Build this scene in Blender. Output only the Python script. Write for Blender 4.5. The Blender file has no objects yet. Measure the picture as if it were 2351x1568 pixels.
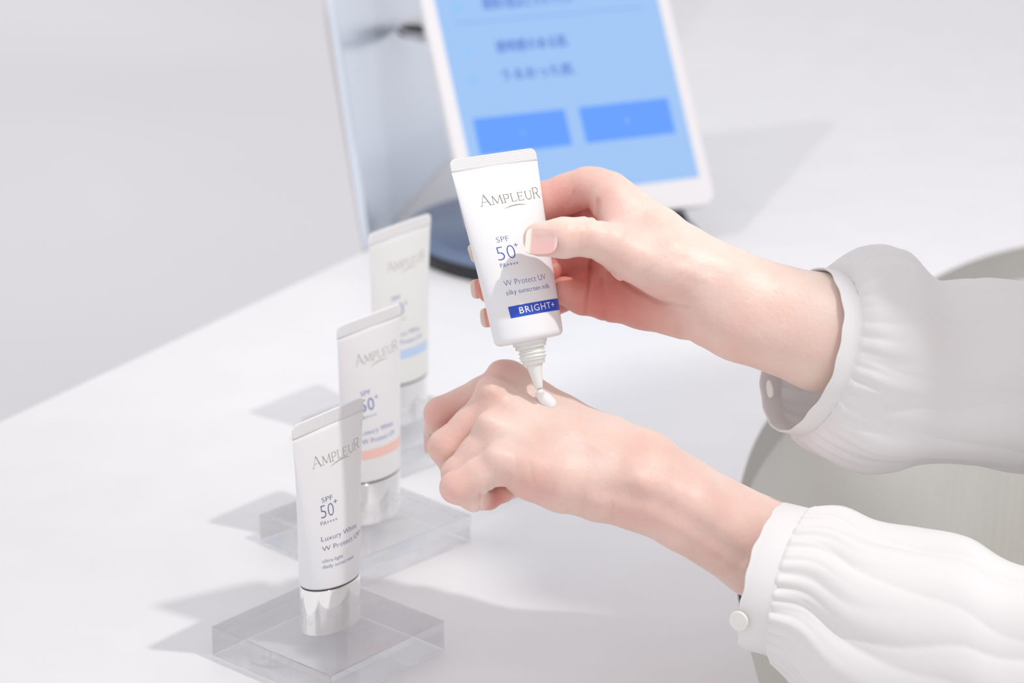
import bpy, math, random
import numpy as np
from mathutils import Matrix, Vector

# ------------------------------------------------------------------ camera, world, light, exposure
C = bpy.context.scene.collection
SC = bpy.context.scene
F = 5985.0; CX, CY = 1175.5, 784.0
PITCH, ROLL, CAMH = 0.341193, -0.0143, 0.570
cp, sp, cr, sr = math.cos(PITCH), math.sin(PITCH), math.cos(ROLL), math.sin(ROLL)
r0 = np.array([1.0, 0, 0]); u0 = np.array([0, sp, cp]); FW = np.array([0, cp, -sp])
RX = cr * r0 - sr * u0; UP = sr * r0 + cr * u0; CAM = np.array([0, 0, CAMH])
cam = bpy.data.objects.new('camera', bpy.data.cameras.new('camera')); C.objects.link(cam)
M = Matrix(((RX[0], UP[0], -FW[0], 0), (RX[1], UP[1], -FW[1], 0), (RX[2], UP[2], -FW[2], CAMH), (0, 0, 0, 1)))
cam.matrix_world = M
cam.data.sensor_width = 36; cam.data.lens = F * 36 / 2351; cam.data.clip_start = 0.05
cam.data.dof.use_dof = True; cam.data.dof.focus_distance = 1.183; cam.data.dof.aperture_fstop = 9.0
SC.camera = cam
SC.view_settings.view_transform = 'Standard'; SC.view_settings.look = 'None'
SC.view_settings.exposure = 0.0; SC.view_settings.gamma = 1.0; SC.view_settings.use_curve_mapping = False
SC.cycles.max_bounces = 12; SC.cycles.transmission_bounces = 10; SC.cycles.transparent_max_bounces = 16
SC.cycles.caustics_refractive = True; SC.cycles.caustics_reflective = True
SC.cycles.use_denoising = True

W = bpy.data.worlds.new('world'); SC.world = W; W.use_nodes = True
wn = W.node_tree.nodes; wl = W.node_tree.links
bg = wn['Background']; bg.inputs['Strength'].default_value = 0.83
tc = wn.new('ShaderNodeTexCoord'); sx = wn.new('ShaderNodeSeparateXYZ'); rp = wn.new('ShaderNodeValToRGB')
mp = wn.new('ShaderNodeMapRange'); mp.inputs['From Min'].default_value = -1; mp.inputs['From Max'].default_value = 1
wl.new(tc.outputs['Generated'], sx.inputs[0]); wl.new(sx.outputs['Z'], mp.inputs['Value'])
wl.new(mp.outputs[0], rp.inputs[0]); wl.new(rp.outputs[0], bg.inputs['Color'])
rp.color_ramp.elements[0].color = (0.80, 0.78, 0.80, 1); rp.color_ramp.elements[0].position = 0.4
rp.color_ramp.elements[1].color = (1.0, 0.985, 1.02, 1); rp.color_ramp.elements[1].position = 0.62

def lamp(name, kind, loc, power, size, col=(1, 1, 1), target=None, **kw):
    d = bpy.data.lights.new(name, kind); d.energy = power; d.color = col; d.shadow_soft_size = size
    for k, v in kw.items(): setattr(d, k, v)
    o = bpy.data.objects.new(name, d); C.objects.link(o); o.location = loc
    if target is not None:
        o.rotation_euler = (Vector(target) - Vector(loc)).to_track_quat('-Z', 'Y').to_euler()
    return o
key = lamp('ceiling_spot', 'SPOT', (0.40, 0.975, 0.97), 17, 0.014, (1, 0.985, 0.96), (0.0, 1.25, 0.0), spot_size=2.0, spot_blend=0.6)
back = lamp('left_ceiling_spot', 'SPOT', (-0.82, 0.75, 1.42), 30, 0.02, (1, 0.99, 0.98), (0.30, 2.15, 0.0), spot_size=0.85, spot_blend=0.9)

# ------------------------------------------------------------------ helpers
def at(px, py, D):
    """world point (m) that lies D mm in front of the lens plane in direction px, py"""
    D = D / 1000.0
    return CAM + RX * ((px - CX) / F * D) + UP * (-(py - CY) / F * D) + FW * D
def cm(px, py, D):            # camera-aligned millimetres: x right, y up, z towards the viewer
    return np.array([(px - CX) / F * D, -(py - CY) / F * D, -float(D)])
R3 = np.array([RX, UP, -FW]).T
def c2w(P):                   # camera-aligned mm -> world m
    return np.asarray(P) @ R3.T * 0.001 + CAM

def mesh(name, V, Fc, mat=None, parent=None, smooth=True):
    me = bpy.data.meshes.new(name)
    me.from_pydata([tuple(map(float, v)) for v in V], [], [tuple(map(int, f)) for f in Fc]); me.update()
    if smooth: me.polygons.foreach_set('use_smooth', [True] * len(me.polygons))
    o = bpy.data.objects.new(name, me); C.objects.link(o)
    if mat: me.materials.append(mat)
    if parent: o.parent = parent
    return o
def empty(name, loc=(0, 0, 0), rot=(0, 0, 0)):
    o = bpy.data.objects.new(name, None); C.objects.link(o); o.location = loc; o.rotation_euler = rot
    o.empty_display_size = 0.02; return o
def tag(o, label, cat, group=None):
    o['label'] = label; o['category'] = cat
    if group: o['group'] = group
    return o
def struct(o): o['kind'] = 'structure'; return o

def mat(name, col, rough=0.5, metal=0.0, **kw):
    m = bpy.data.materials.new(name); m.use_nodes = True
    b = m.node_tree.nodes['Principled BSDF']
    b.inputs['Base Color'].default_value = (*col, 1); b.inputs['Roughness'].default_value = rough
    b.inputs['Metallic'].default_value = metal
    for k, v in kw.items(): b.inputs[k.replace('_', ' ')].default_value = v
    return m
def nodes(m): return m.node_tree.nodes, m.node_tree.links, m.node_tree.nodes['Principled BSDF']
def add_noise(m, c1, c2, scale, bump=0.0, bscale=None, detail=4):
    n, l, b = nodes(m)
    t = n.new('ShaderNodeTexCoord'); no = n.new('ShaderNodeTexNoise'); no.inputs['Scale'].default_value = scale
    no.inputs['Detail'].default_value = detail
    cr_ = n.new('ShaderNodeValToRGB'); cr_.color_ramp.elements[0].position = .3; cr_.color_ramp.elements[1].position = .7
    cr_.color_ramp.elements[0].color = (*c1, 1); cr_.color_ramp.elements[1].color = (*c2, 1)
    l.new(t.outputs['Object'], no.inputs['Vector']); l.new(no.outputs['Fac'], cr_.inputs[0]); l.new(cr_.outputs[0], b.inputs['Base Color'])
    if bump:
        n2 = n.new('ShaderNodeTexNoise'); n2.inputs['Scale'].default_value = bscale or scale * 5
        l.new(t.outputs['Object'], n2.inputs['Vector'])
        bp = n.new('ShaderNodeBump'); bp.inputs['Strength'].default_value = bump; bp.inputs['Distance'].default_value = 0.0005
        l.new(n2.outputs['Fac'], bp.inputs['Height']); l.new(bp.outputs[0], b.inputs['Normal'])
    return m

def box(name, lo, hi, m, parent=None, bev=0.0, seg=3):
    lo = np.array(lo, float); hi = np.array(hi, float)
    V = [(x, y, z) for x in (lo[0], hi[0]) for y in (lo[1], hi[1]) for z in (lo[2], hi[2])]
    Fc = [(0, 1, 3, 2), (4, 6, 7, 5), (0, 4, 5, 1), (2, 3, 7, 6), (0, 2, 6, 4), (1, 5, 7, 3)]
    o = mesh(name, V, Fc, m, parent, smooth=False)
    if bev:
        md = o.modifiers.new('bevel', 'BEVEL'); md.width = bev; md.segments = seg
        md.harden_normals = True; o.data.polygons.foreach_set('use_smooth', [True] * 6)
    return o
def loft(rings, closed=True, cap0=False, cap1=False):
    n = len(rings[0]); V = [p for r in rings for p in r]; Fc = []
    for i in range(len(rings) - 1):
        for j in range(n if closed else n - 1):
            k = (j + 1) % n
            Fc.append((i * n + j, i * n + k, (i + 1) * n + k, (i + 1) * n + j))
    if cap0: Fc.append(tuple(range(n))[::-1])
    if cap1: Fc.append(tuple(range((len(rings) - 1) * n, len(rings) * n)))
    return V, Fc
def lathe(prof, n=64, origin=(0, 0, 0)):
    rings = [[(origin[0] + r * math.cos(2 * math.pi * j / n), origin[1] + r * math.sin(2 * math.pi * j / n), origin[2] + z) for j in range(n)] for r, z in prof]
    return loft(rings)
def catmull(P, n):
    P = np.array(P, float); P = np.vstack([2 * P[0] - P[1], P, 2 * P[-1] - P[-2]]); out = []
    for i in range(1, len(P) - 2):
        for t in np.linspace(0, 1, n, endpoint=False):
            a, b, c, d = P[i - 1:i + 3]
            out.append(0.5 * ((2 * b) + (-a + c) * t + (2 * a - 5 * b + 4 * c - d) * t * t + (-a + 3 * b - 3 * c + d) * t ** 3))
    out.append(P[-2]); return np.array(out)

# ------------------------------------------------------------------ implicit surfaces
def smin(a, b, k):
    if k <= 0: return np.minimum(a, b)
    h = np.clip(0.5 + 0.5 * (b - a) / k, 0, 1)
    return b + (a - b) * h - k * h * (1 - h)
def chain_sdf(P, pts, rad, k=2.0):
    d = None
    for i in range(len(pts) - 1):
        a, b = pts[i], pts[i + 1]; ab = b - a
        t = np.clip(((P - a) @ ab) / (ab @ ab), 0, 1)
        q = P - a - t[:, None] * ab
        di = np.sqrt((q * q).sum(1)) - (rad[i] + (rad[i + 1] - rad[i]) * t)
        d = di if d is None else smin(d, di, k)
    return d
def ell_sdf(P, c, r):
    q = (P - c) / np.array(r, float); l = np.sqrt((q * q).sum(1))
    return (l - 1) * min(r)
def poly_dist2(P, pts):
    d = None
    for i in range(len(pts) - 1):
        a, b = np.array(pts[i], float), np.array(pts[i + 1], float); ab = b - a
        t = np.clip(((P - a) @ ab) / (ab @ ab), 0, 1); q = P - a - t[:, None] * ab
        di = (q * q).sum(1); d = di if d is None else np.minimum(d, di)
    return d
def surface_nets(fn, lo, hi, h, B=12):
    lo = np.array(lo, float); hi = np.array(hi, float)
    nb = np.ceil((hi - lo) / h / B).astype(int); n = nb * B + 1
    D = np.full(n, 99.0, np.float32)
    bi = np.stack(np.meshgrid(*[np.arange(k) for k in nb], indexing='ij'), -1).reshape(-1, 3)
    cen = lo + (bi + 0.5) * B * h
    dc = fn(cen); act = np.abs(dc) < B * h * 1.0 + 4 * h
    for b_, d_ in zip(bi[~act], dc[~act]):
        s = b_ * B; D[s[0]:s[0] + B + 1, s[1]:s[1] + B + 1, s[2]:s[2] + B + 1] = d_
    g = np.stack(np.meshgrid(*[np.arange(B + 1)] * 3, indexing='ij'), -1).reshape(-1, 3)
    ab = bi[act]
    for s0 in range(0, len(ab), 150):
        ch = ab[s0:s0 + 150]
        P = (lo + (ch[:, None, :] * B + g[None]) * h).reshape(-1, 3)
        d = fn(P).reshape(len(ch), B + 1, B + 1, B + 1)
        for b_, dd in zip(ch, d):
            s = b_ * B; D[s[0]:s[0] + B + 1, s[1]:s[1] + B + 1, s[2]:s[2] + B + 1] = dd
    ins = D < 0
    cnt = np.zeros(n - 1, np.int8)
    cs = [(i, j, k) for i in (0, 1) for j in (0, 1) for k in (0, 1)]
    def sub(A, c): return A[c[0]:A.shape[0] - 1 + c[0], c[1]:A.shape[1] - 1 + c[1], c[2]:A.shape[2] - 1 + c[2]]
    for c in cs: cnt += sub(ins, c)
    cell = (cnt > 0) & (cnt < 8)
    idx = np.full(n - 1, -1, np.int64); ci = np.argwhere(cell); idx[cell] = np.arange(len(ci))
    acc = np.zeros((len(ci), 3)); m = np.zeros(len(ci))
    for ax in range(3):
        o = [a for a in range(3) if a != ax]
        for u in (0, 1):
            for v in (0, 1):
                c0 = [0, 0, 0]; c0[o[0]] = u; c0[o[1]] = v; c1 = list(c0); c1[ax] = 1
                p0 = ci + c0; p1 = ci + c1
                d0 = D[p0[:, 0], p0[:, 1], p0[:, 2]]; d1 = D[p1[:, 0], p1[:, 1], p1[:, 2]]
                x = (d0 < 0) != (d1 < 0); t = np.where(x, d0 / np.where(x, d0 - d1, 1), 0)
                q = np.array(c0, float) + np.zeros((len(ci), 3)); q[:, ax] += t
                acc += q * x[:, None]; m += x
    V = lo + (ci + acc / m[:, None]) * h
    Q = []
    for ax in range(3):
        a1, a2 = [(1, 2), (2, 0), (0, 1)][ax]
        s0 = [slice(None)] * 3; s1 = [slice(None)] * 3; s0[ax] = slice(0, -1); s1[ax] = slice(1, None)
        A = ins[tuple(s0)]; Bm = ins[tuple(s1)]
        e = np.argwhere(A != Bm); e = e[(e[:, a1] > 0) & (e[:, a2] > 0) & (e[:, a1] < n[a1] - 1) & (e[:, a2] < n[a2] - 1)]
        fl = A[e[:, 0], e[:, 1], e[:, 2]]
        u = np.zeros(3, int); u[a1] = 1; v = np.zeros(3, int); v[a2] = 1
        f = [idx[tuple((e - w).T)] for w in (0 * u, u, u + v, v)]
        f = np.stack(f, 1); f[~fl] = f[~fl][:, ::-1]
        f = f[:, ::1]; Q.append(f)
    Q = np.vstack(Q); Q = Q[(Q >= 0).all(1)]
    return V, Q[:, ::1]

# ------------------------------------------------------------------ materials
M_table = add_noise(mat('white_solid_surface', (0.8, 0.79, 0.8), 0.42), (0.80, 0.793, 0.80), (0.825, 0.82, 0.825), 22, 0.25, 900)
M_edge = mat('grey_edge', (0.50, 0.49, 0.465), 0.5)
M_floor = add_noise(mat('pale_floor', (0.8, 0.79, 0.83), 0.25), (0.80, 0.785, 0.81), (0.87, 0.855, 0.87), 0.9, detail=1)
M_plastic = mat('satin_white_plastic', (0.86, 0.86, 0.87), 0.33, Coat_Weight=0.15)
M_plastic_warm = mat('milky_white_plastic', (0.85, 0.86, 0.84), 0.36)
M_nozzle = mat('nozzle_plastic', (0.84, 0.85, 0.82), 0.3, Subsurface_Weight=0.3, Subsurface_Scale=0.002)
M_cream = mat('white_cream', (0.9, 0.9, 0.9), 0.18, Coat_Weight=0.4)
M_chrome = mat('polished_silver', (0.93, 0.93, 0.92), 0.05, 1.0)
M_dark = mat('dark_gap', (0.03, 0.03, 0.035), 0.4)
M_foil = mat('silver_foil', (0.42, 0.40, 0.36), 0.3, 0.45)
M_foil_dark = mat('dark_foil', (0.20, 0.18, 0.155), 0.3, 0.6)
M_blue = mat('blue_ink', (0.03, 0.075, 0.42), 0.4)
M_navy = mat('navy_ink', (0.035, 0.05, 0.22), 0.45)
M_bluebar = mat('blue_bar', (0.018, 0.075, 0.55), 0.35)
M_pinkbar = mat('coral_bar', (0.95, 0.62, 0.54), 0.4)
M_skybar = mat('pale_blue_bar', (0.56, 0.70, 0.92), 0.4)
M_whiteink = mat('white_ink', (0.88, 0.88, 0.9), 0.4)
M_tabletw = mat('white_tablet', (0.80, 0.78, 0.79), 0.25)
M_black = mat('black_plastic', (0.012, 0.012, 0.016), 0.35)
M_disc = mat('dark_gloss_blue_reflection', (0.15, 0.20, 0.32), 0.3, Specular_IOR_Level=0.35)  # dark disc; the screen's blue reflection is put into its base colour
M_panel = mat('bluish_mirror_panel', (0.82, 0.90, 1.0), 0.2, 0.6)
M_hair = mat('dark_hair', (0.03, 0.018, 0.012), 0.45)

def emissive(name, col, s):
    m = mat(name, (0.02, 0.02, 0.02), 0.15)
    b = nodes(m)[2]; b.inputs['Emission Color'].default_value = (*col, 1); b.inputs['Emission Strength'].default_value = s
    return m
M_scr = emissive('screen_light', (0.36, 0.60, 1.0), 0.88)
M_btn = emissive('screen_button', (0.10, 0.33, 1.0), 0.95)
M_txt = emissive('screen_text', (0.06, 0.14, 0.72), 0.8)
M_txt2 = emissive('screen_cyan', (0.20, 0.62, 1.0), 0.9)
M_line = emissive('screen_rule', (0.25, 0.46, 0.90), 0.9)

def acrylic():
    m = bpy.data.materials.new('clear_acrylic'); m.use_nodes = True
    n, l = m.node_tree.nodes, m.node_tree.links; n.clear()
    o = n.new('ShaderNodeOutputMaterial'); g = n.new('ShaderNodeBsdfGlass'); g.inputs['IOR'].default_value = 1.49
    g.inputs['Color'].default_value = (0.985, 0.985, 0.99, 1); g.inputs['Roughness'].default_value = 0.0
    t_ = n.new('ShaderNodeBsdfTransparent'); t_.inputs['Color'].default_value = (0.985, 0.985, 0.99, 1); mx = n.new('ShaderNodeMixShader'); mx.inputs[0].default_value = 0.42
    l.new(g.outputs[0], mx.inputs[1]); l.new(t_.outputs[0], mx.inputs[2]); l.new(mx.outputs[0], o.inputs[0]); return m
M_acrylic = acrylic()

def fabric():
    m = bpy.data.materials.new('sheer_white_fabric'); m.use_nodes = True
    n, l, b = nodes(m)
    b.inputs['Base Color'].default_value = (0.93, 0.92, 0.92, 1); b.inputs['Roughness'].default_value = 0.7
    b.inputs['Sheen Weight'].default_value = 0.15
    t = n.new('ShaderNodeBsdfTranslucent'); t.inputs['Color'].default_value = (0.88, 0.86, 0.85, 1)
    tr = n.new('ShaderNodeBsdfTransparent')
    m1 = n.new('ShaderNodeMixShader'); m1.inputs[0].default_value = 0.16
    m2 = n.new('ShaderNodeMixShader'); m2.inputs[0].default_value = 0.05
    l.new(b.outputs[0], m1.inputs[1]); l.new(t.outputs[0], m1.inputs[2])
    l.new(m1.outputs[0], m2.inputs[1]); l.new(tr.outputs[0], m2.inputs[2]); l.new(m2.outputs[0], n['Material Output'].inputs[0])
    c = n.new('ShaderNodeTexCoord'); w = n.new('ShaderNodeTexNoise'); w.inputs['Scale'].default_value = 1500
    bp = n.new('ShaderNodeBump'); bp.inputs['Strength'].default_value = 0.12; bp.inputs['Distance'].default_value = 0.0002
    l.new(c.outputs['Object'], w.inputs['Vector']); l.new(w.outputs[0], bp.inputs['Height']); l.new(bp.outputs[0], b.inputs['Normal'])
    return m
M_fabric = fabric()

def skin():
    m = mat('fair_skin', (0.80, 0.60, 0.52), 0.42, Subsurface_Weight=1.0, Subsurface_Scale=0.003)
    n, l, b = nodes(m)
    b.inputs['Subsurface Radius'].default_value = (1.0, 0.36, 0.22)
    b.inputs['Specular IOR Level'].default_value = 0.4
    a = n.new('ShaderNodeAttribute'); a.attribute_name = 'flush'
    c = n.new('ShaderNodeTexCoord'); no = n.new('ShaderNodeTexNoise'); no.inputs['Scale'].default_value = 55; no.inputs['Detail'].default_value = 3
    l.new(c.outputs['Object'], no.inputs['Vector'])
    mr = n.new('ShaderNodeMapRange'); mr.inputs['From Min'].default_value = .35; mr.inputs['From Max'].default_value = .65
    mr.inputs['To Min'].default_value = -0.06; mr.inputs['To Max'].default_value = 0.08
    l.new(no.outputs['Fac'], mr.inputs['Value'])
    ad = n.new('ShaderNodeMath'); ad.operation = 'ADD'; ad.use_clamp = True
    l.new(a.outputs['Fac'], ad.inputs[0]); l.new(mr.outputs[0], ad.inputs[1])
    mx = n.new('ShaderNodeMix'); mx.data_type = 'RGBA'
    mx.inputs['A'].default_value = (0.86, 0.72, 0.64, 1); mx.inputs['B'].default_value = (0.68, 0.235, 0.195, 1)
    l.new(ad.outputs[0], mx.inputs['Factor']); l.new(mx.outputs['Result'], b.inputs['Base Color'])
    # fine skin relief: small cells and soft lines
    v = n.new('ShaderNodeTexVoronoi'); v.inputs['Scale'].default_value = 1100; v.feature = 'DISTANCE_TO_EDGE'
    l.new(c.outputs['Object'], v.inputs['Vector'])
    n2 = n.new('ShaderNodeTexNoise'); n2.inputs['Scale'].default_value = 420; n2.inputs['Detail'].default_value = 5
    l.new(c.outputs['Object'], n2.inputs['Vector'])
    b1 = n.new('ShaderNodeBump'); b1.inputs['Strength'].default_value = 0.6; b1.inputs['Distance'].default_value = 0.0001
    b2 = n.new('ShaderNodeBump'); b2.inputs['Strength'].default_value = 0.5; b2.inputs['Distance'].default_value = 0.0006
    l.new(v.outputs['Distance'], b1.inputs['Height']); l.new(n2.outputs['Fac'], b2.inputs['Height'])
    l.new(b1.outputs[0], b2.inputs['Normal']); l.new(b2.outputs[0], b.inputs['Normal'])
    return m
M_skin = skin()

def nail_mat():
    m = mat('natural_nail', (0.86, 0.62, 0.58), 0.16, Subsurface_Weight=0.4, Subsurface_Scale=0.002, Coat_Weight=0.5)
    n, l, b = nodes(m)
    a = n.new('ShaderNodeAttribute'); a.attribute_name = 'along'
    r = n.new('ShaderNodeValToRGB'); e = r.color_ramp.elements
    e[0].position = 0.0; e[0].color = (0.84, 0.66, 0.64, 1); e[1].position = 0.12; e[1].color = (0.80, 0.48, 0.46, 1)
    for p, c_ in ((0.80, (0.82, 0.52, 0.47, 1)), (0.86, (0.88, 0.80, 0.70, 1)), (1.0, (0.90, 0.86, 0.78, 1))):
        q = e.new(p); q.color = c_
    l.new(a.outputs['Fac'], r.inputs[0]); l.new(r.outputs[0], b.inputs['Base Color']); return m
M_nail = nail_mat()

# ------------------------------------------------------------------ setting: floor, table
TP = [(-0.90, 0.40), (-0.305, 1.448), (-0.105, 1.798), (-0.196, 2.65), (-0.23, 3.05), (1.30, 3.05), (1.30, 1.98), (0.90, 1.97)]
cut = catmull([(0.60, 1.91), (0.50, 1.885), (0.375, 1.83), (0.296, 1.75), (0.215, 1.61), (0.155, 1.47), (0.128, 1.35), (0.119, 1.25), (0.119, 1.163), (0.126, 1.06), (0.15, 0.92), (0.20, 0.78), (0.28, 0.62), (0.38, 0.40)], 8)
def table_shape():
    out = [np.array(p) for p in TP[:7]] + [p for p in cut]
    return np.array(out)
def slab(name, poly, z0, z1, m_top, m_side, bev=0.002):
    n = len(poly)
    V = [(p[0], p[1], z1) for p in poly] + [(p[0], p[1], z0) for p in poly]
    Fc = [tuple(range(n))[::-1], tuple(range(n, 2 * n))] + [(i, (i + 1) % n, n + (i + 1) % n, n + i) for i in range(n)]
    o = mesh(name, V, Fc, m_top, smooth=False); o.data.materials.append(m_side)
    for p in list(o.data.polygons)[2:]: p.material_index = 1
    return o
tp = table_shape()
table = empty('counter_table', (0.2, 1.8, -0.72))
def child(o, root):
    o.parent = root; o.matrix_parent_inverse = Matrix.Translation(root.location).inverted(); return o
tag(table, 'large white counter table with a curved grey edged bay for the sitter', 'table')
top = slab('tabletop', tp, -0.026, 0.0, M_table, M_edge); child(top, table)
for x, y in ((-0.05, 2.9), (1.1, 2.9), (-0.15, 1.5), (-0.45, 0.85), (1.1, 2.15)):
    child(box('leg', (x - .03, y - .03, -0.72), (x + .03, y + .03, -0.026), M_table, bev=0.004), table)
struct(box('floor', (-4.5, -1.5, -0.76), (4.5, 9, -0.72), M_floor))

# ------------------------------------------------------------------ leaning panel and dish
A0 = np.array([-0.103, 1.800, 0.0]); pd = np.array([0.042, 0.205, 0.0]); pd /= np.linalg.norm(pd)
pu = np.array([-0.026, 0.004, 0.187]); pu /= np.linalg.norm(pu)
pn = np.cross(pd, pu)
V = []
for th in (0.0, 0.006):
    for s, u in ((0, 0), (0.50, 0), (0.50, 0.42), (0, 0.42)):
        V.append(A0 + pd * s + pu * u - pn * th)
panel = mesh('display_panel', V, [(0, 1, 2, 3), (7, 6, 5, 4), (0, 4, 5, 1), (1, 5, 6, 2), (2, 6, 7, 3), (3, 7, 4, 0)], M_panel, smooth=False)
md = panel.modifiers.new('bevel', 'BEVEL'); md.width = 0.0015; md.segments = 2
tag(panel, 'tall bluish white panel leaning behind the tablet at the table corner', 'panel')

# ------------------------------------------------------------------ tub chair in the bay
chair = empty('tub_chair', (0.56, 1.16, -0.72))
tag(chair, 'ribbed beige tub chair tucked into the curved bay of the table', 'chair')
M_uph = add_noise(mat('beige_ribbed_fabric', (0.6, 0.58, 0.52), 0.8), (0.84, 0.82, 0.76), (0.88, 0.87, 0.84), 6)
def ribbed_shell():
    rings = []
    nrib = 340; seg = 2040
    cx0, cy0 = 0.56, 1.26
    prof = [(-0.50, 0.02), (-0.47, 0.0), (-0.30, 0.0), (-0.16, 0.0), (-0.050, 0.002), (-0.038, 0.006), (-0.032, 0.014)]
    for z, inn in prof:
        ring = []
        for j in range(seg + 1):
            a = math.radians(-150 + 300 * j / seg) ; a = a + math.pi * 0
            r = 0.455 - 0.0045 * abs(math.sin(nrib / 2 * (a + 10))) + inn
            ring.append((cx0 + r * math.cos(a + math.radians(5)) * 1.0, cy0 + r * math.sin(a + math.radians(5)) * 1.3, z))
        rings.append(ring)
    outer = []
    for z in (-0.032, -0.05, -0.50):
        ring = []
        for j in range(seg + 1):
            a = math.radians(-150 + 300 * j / seg + 5)
            r = 0.475 if z == -0.032 else 0.50
            ring.append((cx0 + r * math.cos(a), cy0 + r * math.sin(a) * 1.3, z))
        outer.append(ring)
    return loft(rings + outer, closed=False)
V, Fc = ribbed_shell()
child(mesh('backrest', V, Fc, M_uph), chair)
V, Fc = lathe([(0.0, -0.40), (0.27, -0.40), (0.30, -0.37), (0.30, -0.35), (0.28, -0.33), (0.0, -0.325)], 64, (0.56, 1.16, 0))
child(mesh('seat', V, Fc, M_uph), chair)
V, Fc = lathe([(0.0, -0.72), (0.2, -0.72), (0.2, -0.705), (0.03, -0.70), (0.03, -0.45), (0.28, -0.42), (0.28, -0.40), (0, -0.40)], 48, (0.56, 1.16, 0))
child(mesh('pedestal', V, Fc, M_edge), chair)

# ------------------------------------------------------------------ acrylic blocks
BL = [(-0.08722, 1.14688, 0.0875), (-0.07706, 1.28046, 0.0314), (-0.06626, 1.42345, 0.0415)]
BH = 0.0163
blabels = ['clear square acrylic block under the nearest standing tube', 'clear square acrylic block under the middle standing tube', 'clear square acrylic block under the farthest standing tube']
for (x, y, yaw), lb in zip(BL, blabels):
    b = box('acrylic_block', (-.04, -.04, 0.0002), (.04, .04, BH), M_acrylic, bev=0.0006, seg=2)
    b.location = (x, y, 0); b.rotation_euler = (0, 0, yaw + math.pi / 4)
    tag(b, lb, 'display block', 'acrylic display blocks')
    try: b.cycles.is_caustics_caster = True
    except Exception: pass
try: top.cycles.is_caustics_receiver = True
except Exception: pass

# ------------------------------------------------------------------ tubes
class Tube:
    """local frame (m): x across the face, -y out of the face, z from the shoulder to the crimp"""
    def __init__(s, A, B, Wd, H, crimp, psi):
        s.A, s.B, s.W, s.H, s.c, s.psi = A, B, Wd, H, crimp, psi      # mm, psi in radians
    def ab(s, z):
        h = min(max(z / (s.H - s.c), 0), 1)
        a = s.A + (s.W / 2 - s.A) * h ** 1.15
        b = s.B * (1 - h ** 1.55) + 0.75 * h ** 2
        return a, b
    def pt(s, phi, z, off=0.0):
        a, b = s.ab(z)
        nx, ny = b * math.sin(phi), a * math.cos(phi); l = math.hypot(nx, ny) or 1
        return (a * math.sin(phi) + off * nx / l, -b * math.cos(phi) - off * ny / l)
    def phi_of(s, L, z):          # angle whose point shows L mm right of the axis
        a, b = s.ab(z)
        ph = np.radians(np.linspace(-100, 70, 400))
        v = a * np.sin(ph) * math.cos(s.psi) + b * np.cos(ph) * math.sin(s.psi)
        k = int(np.argmax(v)); j = int(np.argmin(v[:k + 1])) if k else 0
        return float(np.interp(L, v[j:k + 1], ph[j:k + 1]))
    def body(s, shoulder):
        n = 96; rings = []
        zs = [0, .15, .4, .8, 1.3, 2.0, 2.8] + list(np.linspace(4, s.H - s.c, 34))
        for z in zs:
            a, b = s.ab(z); q = min(z / 2.8, 1); ins = 2.8 * (1 - math.sqrt(1 - (1 - q) ** 2)) if shoulder else 0.6 * (1 - min(z / .8, 1)) ** 2
            ex = 1.0
            rings.append([((a - ins) * math.sin(2 * math.pi * j / n) * .001, -(b - ins) * math.cos(2 * math.pi * j / n) * .001, z * .001) for j in range(n)])
        return loft(rings, cap0=True, cap1=True)
    def crimp(s):
        n = 96; rings = []
        z0 = s.H - s.c
        for z in list(np.linspace(z0 - 0.2, s.H - 3.0, 5)) + [s.H - 3 + 3 * math.sin(math.radians(k)) for k in (15, 30, 45, 60, 75, 85, 90)]:
            q = max(0, (z - (s.H - 3)) / 3); w = s.W / 2 - 3 * (1 - math.sqrt(max(0, 1 - q * q)))
            th = 0.75 if q < 1 else 0.6
            ring = []
            for j in range(n):
                a = 2 * math.pi * j / n; cx_, sx_ = math.cos(a), math.sin(a)
                ring.append((w * math.copysign(abs(sx_) ** 0.8, sx_) * .001, -th * math.copysign(abs(cx_) ** 0.35, cx_) * .001, z * .001))
            rings.append(ring)
        return loft(rings, cap0=True, cap1=True)

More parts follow.
